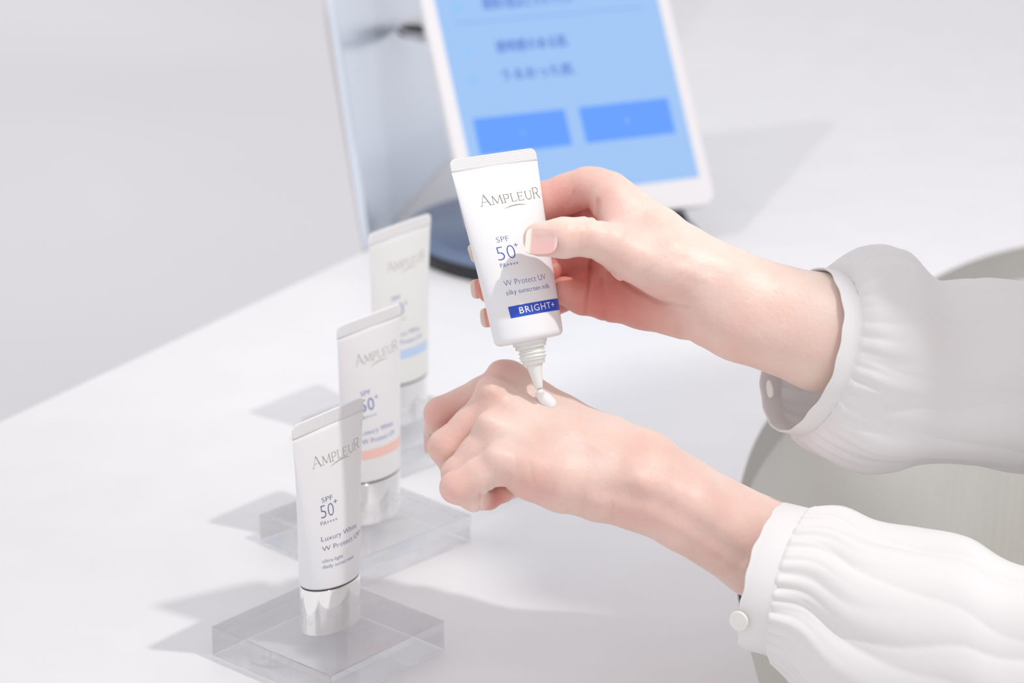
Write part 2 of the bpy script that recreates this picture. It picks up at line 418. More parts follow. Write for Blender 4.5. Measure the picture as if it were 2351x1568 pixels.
def font_mesh(txt, offset=0.0, spacing=1.0):
    cu = bpy.data.curves.new('t', 'FONT'); cu.body = txt; cu.size = 1; cu.offset = offset; cu.space_character = spacing
    cu.resolution_u = 3
    o = bpy.data.objects.new('t', cu); C.objects.link(o)
    dg = bpy.context.evaluated_depsgraph_get(); me = bpy.data.meshes.new_from_object(o.evaluated_get(dg))
    V = np.array([v.co[:] for v in me.vertices]) if len(me.vertices) else np.zeros((1, 3)); Fc = [tuple(p.vertices) for p in me.polygons]
    bpy.data.objects.remove(o); bpy.data.curves.remove(cu); bpy.data.meshes.remove(me)
    V = V[:, :2]; V[:, 0] -= V[:, 0].min(); V[:, 0] /= max(V[:, 0].max(), 1e-6)
    return V, Fc
CAP = 0.73
def ampleur():
    """thin serif capitals drawn stroke by stroke, unit width, height in cap units"""
    V, Fc = [], []
    def st(x0, y0, x1, y1, w=0.09):
        d = np.array([x1 - x0, y1 - y0]); l = np.linalg.norm(d); d /= l; nn = np.array([-d[1], d[0]]) * w * 0.37
        k = len(V); V.extend([np.array([x0, y0]) + nn, np.array([x0, y0]) - nn, np.array([x1, y1]) - nn, np.array([x1, y1]) + nn]); Fc.append((k, k + 1, k + 2, k + 3))
    def sf(x, y, w=0.13): st(x - w, y, x + w, y, 0.05)
    def arc(cx_, cy_, rx, ry, a0, a1, w=0.09, n=8):
        p = [(cx_ + rx * math.cos(math.radians(a0 + (a1 - a0) * i / n)), cy_ + ry * math.sin(math.radians(a0 + (a1 - a0) * i / n))) for i in range(n + 1)]
        for i in range(n): st(*p[i], *p[i + 1], w)
    x = 0.0
    # A (tall)
    st(x + .02, 0, x + .46, 1.12, .055); st(x + .46, 1.12, x + .92, 0, .12); st(x + .18, .38, x + .74, .38, .05); sf(x + .02, .02); sf(x + .92, .02); x += 1.14
    # M
    st(x + .04, 0, x + .14, .86, .055); st(x + .14, .86, x + .50, .06, .11); st(x + .50, .06, x + .88, .86, .055); st(x + .88, .86, x + .97, 0, .11); sf(x + .04, .02); sf(x + .97, .02); sf(x + .10, .84, .08); sf(x + .92, .84, .08); x += 1.20
    # P
    st(x + .06, 0, x + .06, .86); st(x + .06, .84, x + .34, .84, .05); arc(x + .34, .62, .22, .22, 90, -90); st(x + .06, .40, x + .34, .40, .05); sf(x + .06, .02); x += .76
    # L
    st(x + .06, 0, x + .06, .86); st(x + .06, .03, x + .52, .03, .06); st(x + .52, .02, x + .54, .2, .05); sf(x + .06, .84); x += .72
    # E
    st(x + .06, 0, x + .06, .86); st(x + .06, .03, x + .56, .03, .06); st(x + .06, .83, x + .52, .83, .06); st(x + .06, .45, x + .42, .45, .05); st(x + .56, .02, x + .58, .18, .05); st(x + .52, .84, x + .53, .7, .05); st(x + .42, .36, x + .42, .54, .04); x += .78
    # U
    st(x + .08, .86, x + .08, .30); arc(x + .38, .30, .30, .28, 180, 360, .08); st(x + .68, .30, x + .68, .86, .06); sf(x + .08, .84); sf(x + .68, .84, .1); x += .92
    # R (tall)
    st(x + .06, 0, x + .06, 1.12); st(x + .06, 1.09, x + .38, 1.09, .05); arc(x + .38, .82, .25, .27, 90, -90); st(x + .06, .55, x + .38, .55, .05); st(x + .36, .55, x + .74, 0, .11); sf(x + .06, .02); sf(x + .06, 1.09, .08); x += .76
    V = np.array(V); V[:, 0] /= x
    return V, Fc
def swoosh():
    V, Fc = [], []
    for i in range(25):
        t = i / 24; w = 0.10 * math.sin(math.pi * t) ** 0.7 + 0.01; y = 0.42 * math.sin(math.pi * min(1, t * .93 + .07) * .80) * 1.0
        V += [(t, y + w / 2), (t, y - w / 2)]
        if i: k = 2 * i; Fc.append((k - 2, k - 1, k + 1, k))
    return np.array(V), Fc
def bar():
    V, Fc = [], []; n = 28
    for i in range(n + 1):
        V += [(i / n, 0), (i / n, 1.0)]
        if i: k = 2 * i; Fc.append((k - 2, k, k + 1, k - 1))
    return np.array(V), Fc
def arclen(tb, z):
    a, b = tb.ab(z); ph = np.radians(np.linspace(-89, 89, 200)); ds = np.sqrt((a * np.cos(ph)) ** 2 + (b * np.sin(ph)) ** 2)
    s = np.concatenate([[0], np.cumsum((ds[1:] + ds[:-1]) / 2 * np.diff(ph))]); return ph, s
def place(tb, name, shape, L0, L1, z0, cap, m, parent, off=0.06, z0r=None, zoff=0.0):
    """wrap a flat shape round the tube between the shown offsets L0, L1 (mm), baseline z0, letter height cap (mm)"""
    V, Fc = shape; out = []
    zm = z0 + cap / 2; ph, s = arclen(tb, zm)
    s0 = np.interp(tb.phi_of(L0, zm), ph, s); s1 = np.interp(tb.phi_of(L1, zm), ph, s)
    for v in V:
        z = z0 + v[1] * cap + (0 if z0r is None else (z0r - z0) * v[0])
        p = float(np.interp(s0 + (s1 - s0) * v[0], s, ph)); x, y = tb.pt(p, z, off)
        out.append((x * .001, y * .001, (z + zoff) * .001))
    return mesh(name, out, Fc, m, parent, smooth=False)
def fs(txt, off=-0.012, sp=1.0):
    V, Fc = font_mesh(txt, off, sp); V = V.copy(); V[:, 1] /= CAP; return V, Fc

def crimp_mat(kind):
    m = mat('crimp_' + kind, (0.85, 0.85, 0.86), 0.38)
    n, l, b = nodes(m); c = n.new('ShaderNodeTexCoord'); bp = n.new('ShaderNodeBump'); bp.inputs['Distance'].default_value = 0.0005
    sx_ = n.new('ShaderNodeSeparateXYZ'); l.new(c.outputs['Object'], sx_.inputs[0])
    def sine(coefx, coefz):
        a = n.new('ShaderNodeMath'); a.operation = 'MULTIPLY'; a.inputs[1].default_value = coefx; l.new(sx_.outputs['X'], a.inputs[0])
        a2 = n.new('ShaderNodeMath'); a2.operation = 'MULTIPLY_ADD'; a2.inputs[1].default_value = coefz; l.new(sx_.outputs['Z'], a2.inputs[0]); l.new(a.outputs[0], a2.inputs[2])
        s_ = n.new('ShaderNodeMath'); s_.operation = 'SINE'; l.new(a2.outputs[0], s_.inputs[0]); return s_
    if kind == 'diamond':
        k = 2 * math.pi / 0.00170; s1, s2 = sine(k, k), sine(k, -k)
        mu = n.new('ShaderNodeMath'); mu.operation = 'MULTIPLY'; l.new(s1.outputs[0], mu.inputs[0]); l.new(s2.outputs[0], mu.inputs[1]); l.new(mu.outputs[0], bp.inputs['Height']); bp.inputs['Strength'].default_value = 0.45
    elif kind == 'ribbed':
        s1 = sine(2 * math.pi / 0.0016, 0); l.new(s1.outputs[0], bp.inputs['Height']); bp.inputs['Strength'].default_value = 0.35
    else:
        bp.inputs['Strength'].default_value = 0
    l.new(bp.outputs[0], b.inputs['Normal']); return m
M_cr = {k: crimp_mat(k) for k in ('diamond', 'ribbed', 'plain')}

def standing_tube(x, y, yaw, Wd, H, A, B, caph, psi, kind, body_mat, label):
    root = empty('sunscreen_tube', (x, y, BH + 0.0002), (0, 0, yaw)); tag(root, label, 'sunscreen tube', 'standing sunscreen tubes')
    tb = Tube(A, B, Wd, H - caph, 6.5, psi); z0 = caph * .001
    def up(o): o.location.z = z0; return o
    V, Fc = tb.body(False); up(mesh('tube_body', V, Fc, body_mat, root))
    V, Fc = tb.crimp(); up(mesh('crimp_seal', V, Fc, M_cr[kind], root))
    def ering(a, b, z, n=96): return [(a * math.sin(2 * math.pi * j / n) * .001, -b * math.cos(2 * math.pi * j / n) * .001, z * .001) for j in range(n)]
    V, Fc = loft([ering(A - .9, B - .9, 0), ering(A - .5, B - .5, .12), ering(A - .3, B - .3, .4), ering(A - .28, B - .28, .7), ering(A - .28, B - .28, 1.2), ering(A - .2, B - .2, caph / 2), ering(A - .1, B - .1, caph - 2.0), ering(A - .1, B - .1, caph - 1.4), ering(A - .1, B - .1, caph - 1.0), ering(A - .2, B - .2, caph - .75), ering(A - .5, B - .5, caph - .65)], cap0=True, cap1=True)
    mesh('cap', V, Fc, M_chrome, root)
    V, Fc = loft([ering(A - .45, B - .45, caph - .7), ering(A - .35, B - .35, caph + .1)], cap0=True, cap1=True)
    mesh('seam_ring', V, Fc, M_dark, root)
    return root, tb, up
STAND = []
def t_items(spec, items):
    root, tb, up = spec
    for nm, shp, L0, L1, z, cap, m, zr in items:
        up(place(tb, nm, shp, L0, L1, z, cap, m, root, z0r=zr))

AMP, SWO, BAR = ampleur(), swoosh(), bar()
psi1, psi2, psi3 = math.radians(53), math.radians(52), math.radians(53)
t1 = standing_tube(-0.0862, 1.1469, psi1, 50.8, 110, 18.2, 11.5, 24.5, psi1, 'ribbed', M_plastic, 'nearest standing white sunscreen tube with silver cap and no coloured bar')
t2 = standing_tube(-0.0742, 1.2805, psi2, 50.5, 112.5, 20.0, 12.3, 24.5, psi2, 'plain', M_plastic, 'middle standing white sunscreen tube with a coral pink bar and silver cap')
t3 = standing_tube(-0.0647, 1.4234, psi3, 55, 118.5, 20.6, 12.5, 26.0, psi3, 'plain', M_plastic_warm, 'farthest standing white sunscreen tube with a pale blue bar')
def col(items): return items
# offsets and heights (mm above the shoulder)
K = 4.80
t_items(t1, [
    ('brand_lettering', AMP, -6.60, 13.40, 61.70, 4.9, M_foil, None), ('brand_swoosh', SWO, 1.00, 9.60, 59.40, 4.0, M_foil, None),
    ('lettering', fs('SPF'), -2.60, 2.20, 44.10, 2.6, M_navy, None), ('lettering', fs('50', -.02), -3.10, 2.70, 36.50, 6.9, M_navy, None),
    ('lettering', fs('+'), 2.50, 4.40, 41.20, 3.2, M_navy, None),
    ('lettering', fs('PA++++'), -3.00, 4.40, 33.10, 2.1, M_navy, None),
    ('lettering', fs('Luxury White'), -2.80, 12.60, 25.10, 2.6, M_navy, None), ('lettering', fs('W Protect UV+'), -2.40, 14.20, 20.10, 2.6, M_navy, None),
    ('lettering', fs('ultra-light'), -2.40, 6.90, 14.20, 1.9, M_navy, None), ('lettering', fs('daily sunscreen'), -2.30, 11.40, 11.20, 1.9, M_navy, None)])
t_items(t2, [
    ('brand_lettering', AMP, -6.50, 13.50, 64.30, 5.0, M_foil, None), ('brand_swoosh', SWO, 0.50, 9.10, 61.30, 4.0, M_foil, None),
    ('lettering', fs('SPF'), -4.10, 0.70, 47.80, 2.6, M_blue, None), ('lettering', fs('50', -.01), -4.30, 2.50, 39.30, 7.0, M_blue, None),
    ('lettering', fs('+'), 2.70, 4.70, 43.80, 3.2, M_blue, None), ('lettering', fs('PA++++'), -4.30, 3.90, 35.20, 2.2, M_blue, None),
    ('lettering', fs('Luxury White'), -4.00, 11.90, 26.80, 2.8, M_blue, None), ('lettering', fs('W Protect UV'), -3.40, 12.70, 21.80, 2.8, M_blue, None),
    ('colour_bar', BAR, -3.70, 15.50, 13.00, 5.2, M_pinkbar, None)])
t_items(t3, [
    ('brand_lettering', AMP, -6.80, 13.40, 67.70, 5.0, M_foil, None), ('brand_swoosh', SWO, 0.20, 8.80, 64.70, 4.0, M_foil, None),
    ('lettering', fs('SPF'), -4.40, 0.40, 50.70, 2.6, M_blue, None), ('lettering', fs('50', -.01), -4.60, 2.20, 41.70, 7.0, M_blue, None),
    ('lettering', fs('+'), 2.40, 4.40, 46.20, 3.2, M_blue, None), ('lettering', fs('PA++++'), -4.60, 3.60, 37.60, 2.2, M_blue, None),
    ('lettering', fs('Luxury White'), -4.30, 11.20, 29.20, 2.8, M_blue, None), ('lettering', fs('W Protect UV'), -3.70, 12.40, 24.20, 2.8, M_blue, None),
    ('colour_bar', BAR, -5.00, 15.20, 15.40, 5.6, M_skybar, None)])
for spec, txt, m, z in ((t2, 'TONE UP', M_whiteink, 16.5), (t3, 'MILD', M_whiteink, 19.7)): pass

# ------------------------------------------------------------------ hands (implicit surfaces, camera-aligned mm)
NEAR, SLIM = 12.0, 0.99
def ch(*rows):
    return [cm(r[0], r[1], r[2] - NEAR) for r in rows], [r[3] * SLIM for r in rows]
# left hand, palm down, fingers curled
LP = [ch((1168, 876, 1226, 9.6), (1290, 960, 1222, 10.5), (1400, 1022, 1216, 13), (1470, 1075, 1208, 17)),
      ch((1136, 922, 1212, 9.4), (1290, 1000, 1208, 12), (1460, 1085, 1204, 18)),
      ch((1136, 990, 1199, 9.2), (1290, 1040, 1198, 12.5), (1460, 1105, 1199, 18)),
      ch((1158, 1062, 1188, 9.3), (1225, 1086, 1189, 12.2), (1290, 1104, 1190, 13.8), (1380, 1122, 1193, 14.6), (1478, 1128, 1195, 17)),
      ch((1200, 1010, 1216, 15), (1330, 1060, 1214, 15)),
      ch((1462, 1085, 1208, 17.3), (1560, 1133, 1208, 17.2), (1755, 1248, 1214, 20.3), (2000, 1372, 1212, 22)),
      ch((1480, 1125, 1196, 16.6), (1575, 1176, 1194, 17.6), (1745, 1272, 1206, 20.0), (2000, 1395, 1202, 22)),
      ch((1440, 1060, 1224, 12), (1330, 1010, 1240, 11), (1240, 1030, 1238, 9))]
LF = [ch((1168, 876, 1226, 9.2), (1110, 905, 1227, 8.2), (1011, 949, 1226, 7.5), (1008, 990, 1234, 7.0), (1001, 1024, 1230, 5.8)),
      ch((1136, 922, 1212, 9.2), (1080, 975, 1211, 8.0), (1024, 1026, 1209, 8.1), (1050, 1072, 1220, 7.6), (1095, 1085, 1228, 7)),
      ch((1136, 990, 1199, 9.0), (1095, 1040, 1198, 7.9), (1052, 1088, 1197, 7.6), (1085, 1118, 1208, 7.0), (1120, 1110, 1218, 6.6)),
      ch((1158, 1062, 1188, 9.0), (1100, 1092, 1187, 7.9), (1047, 1119, 1186, 7.2), (1090, 1141, 1193, 6.5), (1120, 1138, 1203, 6.3), (1150, 1110, 1208, 6)),
      ch((1240, 1030, 1238, 9), (1190, 1100, 1226, 8), (1150, 1120, 1214, 7)),
      ch((1108, 1138, 1201, 6.2), (1152, 1124, 1205, 6.4))]
LK = [(cm(x, y, d - NEAR), r) for x, y, d, r in ((1143, 851, 1222, 3.6), (1120, 889, 1206, 4.8), (1116, 968, 1193, 3.0), (1136, 1050, 1182, 3.0))]   # knuckles
def px2(P): # image-plane coordinates in px of camera-aligned points
    return np.stack([CX + F * P[:, 0] / -P[:, 2], CY - F * P[:, 1] / -P[:, 2]], 1)
LG = [([(1120, 1105), (1123, 1125)], .45, 4), ([(1137, 1078), (1134, 1100), (1137, 1126)], .35, 3.5), ([(1160, 1118), (1172, 1100)], .4, 3.5),
      ([(1180, 1040), (1188, 1085)], .3, 4), ([(1216, 1060), (1224, 1110)], .4, 4), ([(1409, 1196), (1404, 1150)], .45, 4), ([(1270, 1110), (1264, 1170)], .3, 4), ([(1305, 1120), (1300, 1180)], .3, 4), ([(1104, 1128), (1100, 1150), (1101, 1176)], .8, 3),
      ([(1340, 1120), (1335, 1190)], .35, 4), ([(1375, 1130), (1370, 1190)], .35, 4), ([(1030, 1040), (1050, 1052)], .25, 4), ([(1015, 960), (1030, 975)], .25, 4)]
def left_sdf(P):
    p = None
    for pts, rad in LP: d = chain_sdf(P, pts, rad, 4.0); p = d if p is None else smin(p, d, 8.0)
    for c, r in LK: p = smin(p, np.sqrt(((P - c) ** 2).sum(1)) - r, 7.0)
    f = None
    for pts, rad in LF: d = chain_sdf(P, pts, rad, 2.2); f = d if f is None else smin(f, d, 0.7)
    d = smin(p, f, 3.2)
    near = np.abs(d) < 4
    if near.any():
        q = px2(P[near]); dd = np.zeros(near.sum()); fr = P[near][:, 2] > -1215 + NEAR
        for pl, a, s in LG: dd += a * np.exp(-poly_dist2(q, pl) / s ** 2) * fr
        # shallow hollows between the metacarpals behind the knuckles
        for pl, a, s in (([(1165, 905), (1270, 960)], .8, 16), ([(1150, 948), (1230, 985)], .7, 16), ([(1150, 1018), (1240, 1040)], .6, 15),
                         ([(1480, 1060), (1560, 1090)], .5, 20), ([(1390, 1125), (1500, 1148), (1600, 1205), (1700, 1280)], 1.5, 24)):
            dd += a * np.exp(-poly_dist2(q, pl) / s ** 2) * fr
        for pl, a, s in (([(1130, 898), (1260, 960), (1400, 1040)], .5, 12), ([(1465, 1100), (1480, 1120)], 1.6, 26)):
            dd -= a * np.exp(-poly_dist2(q, pl) / s ** 2) * fr
        d = d.copy(); d[near] += dd
    return d
# right hand holding the tube
RP = [ch((1402, 442, 1214, 9.6), (1512, 541, 1209, 12.4), (1570, 592, 1206, 14.4), (1640, 648, 1204, 16.4)),
      ch((1640, 654, 1206, 17.4), (1700, 676, 1206, 18.4), (1884, 738, 1206, 21.6), (2160, 825, 1236, 20)),
      ch((1640, 716, 1202, 17.2), (1700, 737, 1202, 18.2), (1884, 790, 1203, 21.4), (2160, 858, 1236, 20)),
      ch((1398, 470, 1211, 7.5), (1430, 545, 1202, 9)), ]
RT = [ch((1240, 549, 1184, 7.9), (1295, 546, 1185, 8.9), (1345, 543, 1188, 8.5), (1405, 562, 1190, 9.5), (1450, 588, 1193, 12.0), (1525, 610, 1196, 15.0), (1620, 650, 1200, 16.5))]
RM = [ch((1575, 712, 1210, 13.8), (1480, 690, 1222, 13), (1400, 676, 1226, 12), (1345, 668, 1226, 9.8)),
      ch((1560, 660, 1214, 14), (1460, 620, 1226, 12), (1400, 560, 1228, 11))]
RF = [ch((1398, 444, 1216, 9.4), (1372, 434, 1218, 9.2), (1345, 431, 1221, 8.9), (1300, 446, 1224, 8.9), (1245, 463, 1224, 8.5), (1180, 520, 1222, 7.8), (1118, 577, 1218, 6.9)),
      ch((1420, 560, 1230, 10), (1340, 600, 1236, 9), (1230, 640, 1227, 8), (1129, 663, 1219, 7.2)),
      ch((1410, 640, 1230, 10), (1340, 655, 1234, 8.5), (1240, 700, 1226, 7.8), (1150, 728, 1219, 7.0)),
      ch((1400, 680, 1226, 9.5), (1340, 680, 1222, 8.2), (1296, 668, 1215, 6.8)),
      ch((1395, 470, 1226, 8), (1340, 520, 1234, 8.5), (1250, 560, 1230, 8))]
RG = [([(1303, 470), (1318, 440)], .5, 4), ([(1357, 600), (1354, 650), (1343, 716)], 1.2, 4), ([(1384, 640), (1389, 735)], .6, 4),
      ([(1328, 512), (1333, 540), (1330, 565)], .22, 3), ([(1342, 508), (1349, 540), (1345, 575)], .28, 3), ([(1356, 515), (1358, 560)], .18, 3),
      ([(1420, 626), (1445, 608), (1475, 585)], .22, 4), ([(1430, 643), (1490, 622), (1530, 590)], .28, 3.6), ([(1470, 664), (1530, 655), (1580, 620)], .28, 3.6),
      ([(1520, 682), (1580, 672), (1620, 645)], .25, 3.6), ([(1373, 462), (1372, 505)], .9, 5), ([(1352, 470), (1350, 505)], .6, 5), ([(1404, 622), (1459, 664), (1513, 693), (1580, 703)], .9, 5)]
def right_sdf(P):
    p = None
    for pts, rad in RP: d = chain_sdf(P, pts, rad, 4.0); p = d if p is None else smin(p, d, 9.0)
    for pts, rad in RT: p = smin(p, chain_sdf(P, pts, rad, 3.0), 7.0)
    q_ = None
    for pts, rad in RM: d = chain_sdf(P, pts, rad, 4.0); q_ = d if q_ is None else smin(q_, d, 7.0)
    p = smin(p, q_, 3.0)
    f = None
    for pts, rad in RF: d = chain_sdf(P, pts, rad, 4.0); f = d if f is None else smin(f, d, 0.8)
    d = smin(p, f, 2.2)
    near = np.abs(d) < 4
    if near.any():
        q = px2(P[near]); dd = np.zeros(near.sum()); fr = P[near][:, 2] > -1232 + NEAR
        for pl, a, s in RG: dd += a * np.exp(-poly_dist2(q, pl) / s ** 2) * fr
        for pl, a, s in (([(1640, 625), (1600, 640)], .5, 20), ([(1560, 600), (1470, 540)], 1.0, 26)):
            dd += a * np.exp(-poly_dist2(q, pl) / s ** 2) * fr
        for pl, a, s in (([(1620, 640), (1560, 615)], .6, 14),):
            dd -= a * np.exp(-poly_dist2(q, pl) / s ** 2) * fr
        d = d.copy(); d[near] += dd
    return d

def bounds(chs, pad=4):
    P = np.array([p for pts, rad in chs for p in pts]); r = max(max(rad) for _, rad in chs)
    return P.min(0) - r - pad, P.max(0) + r + pad
VOX = 0.85
lo, hi = bounds(LP + LF); VL, QL = surface_nets(left_sdf, lo, hi, VOX)
lo, hi = bounds(RP + RT + RM + RF); VR, QR = surface_nets(right_sdf, lo, hi, VOX)

# ---- upper body beyond the frame (world mm), so that the sleeves hang on somebody
def bp_(x, y, z): return np.array([x, y, z], float)
HEAD = bp_(338, 1099, 600)
def W_(px, py, D): return c2w(cm(px, py, D + 40)) * 1000
ARM_R = [W_(2260, 852, 1188), W_(2400, 864, 1200), W_(2800, 860, 1240), W_(3200, 640, 1265), W_(3450, 280, 1290)]
ARM_L = [W_(2000, 1385, 1143), W_(2330, 1540, 1105), W_(2600, 1560, 1078), W_(3100, 1300, 1045), W_(3700, 800, 1012), W_(4000, 420, 1000)]
def body_sdf(P):
    d = chain_sdf(P, [bp_(600, 1100, -160), bp_(600, 1100, 60), bp_(565, 1095, 200)], [115, 100, 90], 40)
    d = smin(d, chain_sdf(P, [bp_(500, 1005, 262), bp_(535, 1115, 280), bp_(510, 1275, 240)], [48, 56, 48], 20), 50)
    d = smin(d, chain_sdf(P, [bp_(520, 1105, 290), bp_(390, 1100, 515)], [50, 46], 10), 30)
    d = smin(d, ell_sdf(P, HEAD, (88, 72, 100)), 12)
    d = smin(d, ell_sdf(P, HEAD + bp_(-30, 0, -60), (52, 50, 48)), 25)
    d = smin(d, chain_sdf(P, [HEAD + bp_(-84, 0, 8), HEAD + bp_(-102, 0, -22)], [6, 10], 4), 8)       # nose
    for s in (-1, 1):
        d = smin(d, ell_sdf(P, HEAD + bp_(8, s * 72, -5), (18, 7, 28)), 5)
        d = smin(d, np.sqrt(((P - (HEAD + bp_(-76, s * 30, 10))) ** 2).sum(1)) - 12, 3)
    d = smin(d, ell_sdf(P, HEAD + bp_(-84, 0, -50), (8, 22, 6)), 4)                                # mouth
    d = smin(d, chain_sdf(P, ARM_L, [22, 24, 25, 30, 36, 42], 15), 15)
    d = smin(d, chain_sdf(P, ARM_R, [19, 24, 28, 34, 42], 15), 15)
    return d
VB, QB = surface_nets(body_sdf, (120, 860, -330), (760, 1400, 740), 6.0)
person = empty('person', (0.60, 1.10, -0.28)); tag(person, 'person in white blouse squeezing sunscreen onto the back of one hand', 'person')
WL, WR = c2w(VL), c2w(VR)
Vall = np.vstack([WL, WR, VB * .001]); Qall = np.vstack([QL, QR + len(WL), QB + len(WL) + len(WR)])
body = child(mesh('body', Vall, Qall, M_skin), person)
# flush: redder palms, fingertips and knuckles
def flush(P, spots):
    o = np.zeros(len(P))
    for (px, py, D), r, a in spots:
        c = cm(px, py, D - NEAR); o = np.maximum(o, a * np.exp(-((P - c) ** 2).sum(1) / r ** 2))
    return o
fL = 0.10 + flush(VL, [((1010, 948, 1224), 14, .42), ((1020, 1030, 1209), 14, .34), ((1045, 1090, 1196), 13, .3), ((1040, 1120, 1186), 14, .3), ((1130, 1145, 1200), 10, .85),
                       ((1120, 905, 1206), 10, .20), ((1115, 970, 1192), 9, .18), ((1125, 1050, 1182), 12, .18), ((1230, 1110, 1180), 22, .3), ((1140, 860, 1224), 12, .35), ((1060, 1000, 1205), 22, .3), ((1300, 1150, 1190), 30, .25), ((1480, 1150, 1185), 30, .25), ((1640, 1260, 1180), 40, .2)])
fR = 0.04 + flush(VR, [((1300, 470, 1218), 22, .75), ((1340, 490, 1226), 24, .95), ((1330, 640, 1228), 34, 1.0), ((1390, 680, 1224), 36, .95), ((1450, 700, 1220), 34, .8), ((1520, 730, 1214), 34, .5), ((1350, 600, 1230), 30, 1.0),
                       ((1245, 560, 1176), 11, .35), ((1340, 545, 1178), 10, .3), ((1355, 400, 1214), 14, .3), ((1110, 660, 1216), 14, .9), ((1130, 725, 1216), 14, .9), ((1250, 440, 1222), 16, .4), ((1700, 740, 1190), 40, .2), ((1540, 700, 1200), 24, .35)])
fb = np.concatenate([fL, fR, np.full(len(VB), .15)]).astype(np.float32)
at_ = body.data.attributes.new('flush', 'FLOAT', 'POINT'); at_.data.foreach_set('value', fb)

# ---- fingernails, wrapped on the finger surface
def nail(sdf, c, along, nrm, ln, wd, lift=0.30, thick=0.4, march=5.0, free=0.0):
    """c centre near the surface, along = towards the tip, nrm = out of the nail (camera-aligned)"""
    along = np.array(along, float); along /= np.linalg.norm(along); nrm = np.array(nrm, float); nrm -= along * (nrm @ along); nrm /= np.linalg.norm(nrm)
    ac = np.cross(nrm, along); nu, nv = 36, 24; UV = []
    for i in range(nu + 1):
        u = -math.cos(math.pi * i / nu)
        for j in range(nv + 1):
            v = j / nv * 2 - 1; e = 2.6 if u < 0 else 4.5
            UV.append((u, v * max(0.02, (1 - abs(u) ** e)) ** (1 / e) * (1 + 0.05 * u)))
    UV = np.array(UV); u, v = UV[:, 0], UV[:, 1]
    P = c + np.outer(u * ln / 2, along) + np.outer(v * wd / 2, ac) + nrm * march
    lf = lift * (1 - 0.9 * np.abs(v) ** 5) * np.clip((u + 1.04) * 6, 0.1, 1) + free * np.clip(u - .5, 0, 1)
    Q = P.copy()
    for _ in range(40):
        Q = Q - nrm * np.clip(sdf(Q) - lf, -1, 1.2)[:, None] * .8
        dep = (P - Q) @ nrm; far = dep > march + 3.5; Q[far] = (P - nrm * (march + 3.5))[far]
    rim = Q - nrm * thick
    V = np.vstack([Q, rim]); n = nv + 1; Fc = []; k = len(Q)
    for i in range(nu):
        for j in range(nv):
            a = i * n + j; Fc.append((a, a + n, a + n + 1, a + 1)); Fc.append((k + a, k + a + 1, k + a + n + 1, k + a + n))
    for i in range(nu): a = i * n; Fc.append((a, k + a, k + a + n, a + n)); a += nv; Fc.append((a, a + n, k + a + n, k + a))
    o = child(mesh('fingernail', c2w(V), Fc, M_nail), person)
    al = (u + 1) / 2
    aa = o.data.attributes.new('along', 'FLOAT', 'POINT'); aa.data.foreach_set('value', np.concatenate([al, al]).astype(np.float32))
    return o
nail(right_sdf, cm(1242, 549, 1172 - NEAR), (-1, 0.06, -0.08), (-0.02, 0.30, 1), 14.2, 12.2, free=.3)
for (px, py, D, al, nr) in ((1122, 661, 1222, (-1, -.15, .25), (-.6, .1, -1)), (1144, 727, 1222, (-1, -.15, .25), (-.6, .1, -1)), (1111, 575, 1222, (-1, -.4, .3), (-.4, .1, -1))):
    n_ = np.array(nr, float); n_ /= np.linalg.norm(n_)
    nail(right_sdf, cm(px, py, D - NEAR) + n_ * 6.3, al, nr, 12.5, 9.0, free=1.0)
nail(left_sdf, cm(1001, 1022, 1229 - NEAR) + np.array((-5.0, 0, .5)), (0.05, -1, -.05), (-1, 0.05, 0.45), 11.0, 8.6, free=.8)

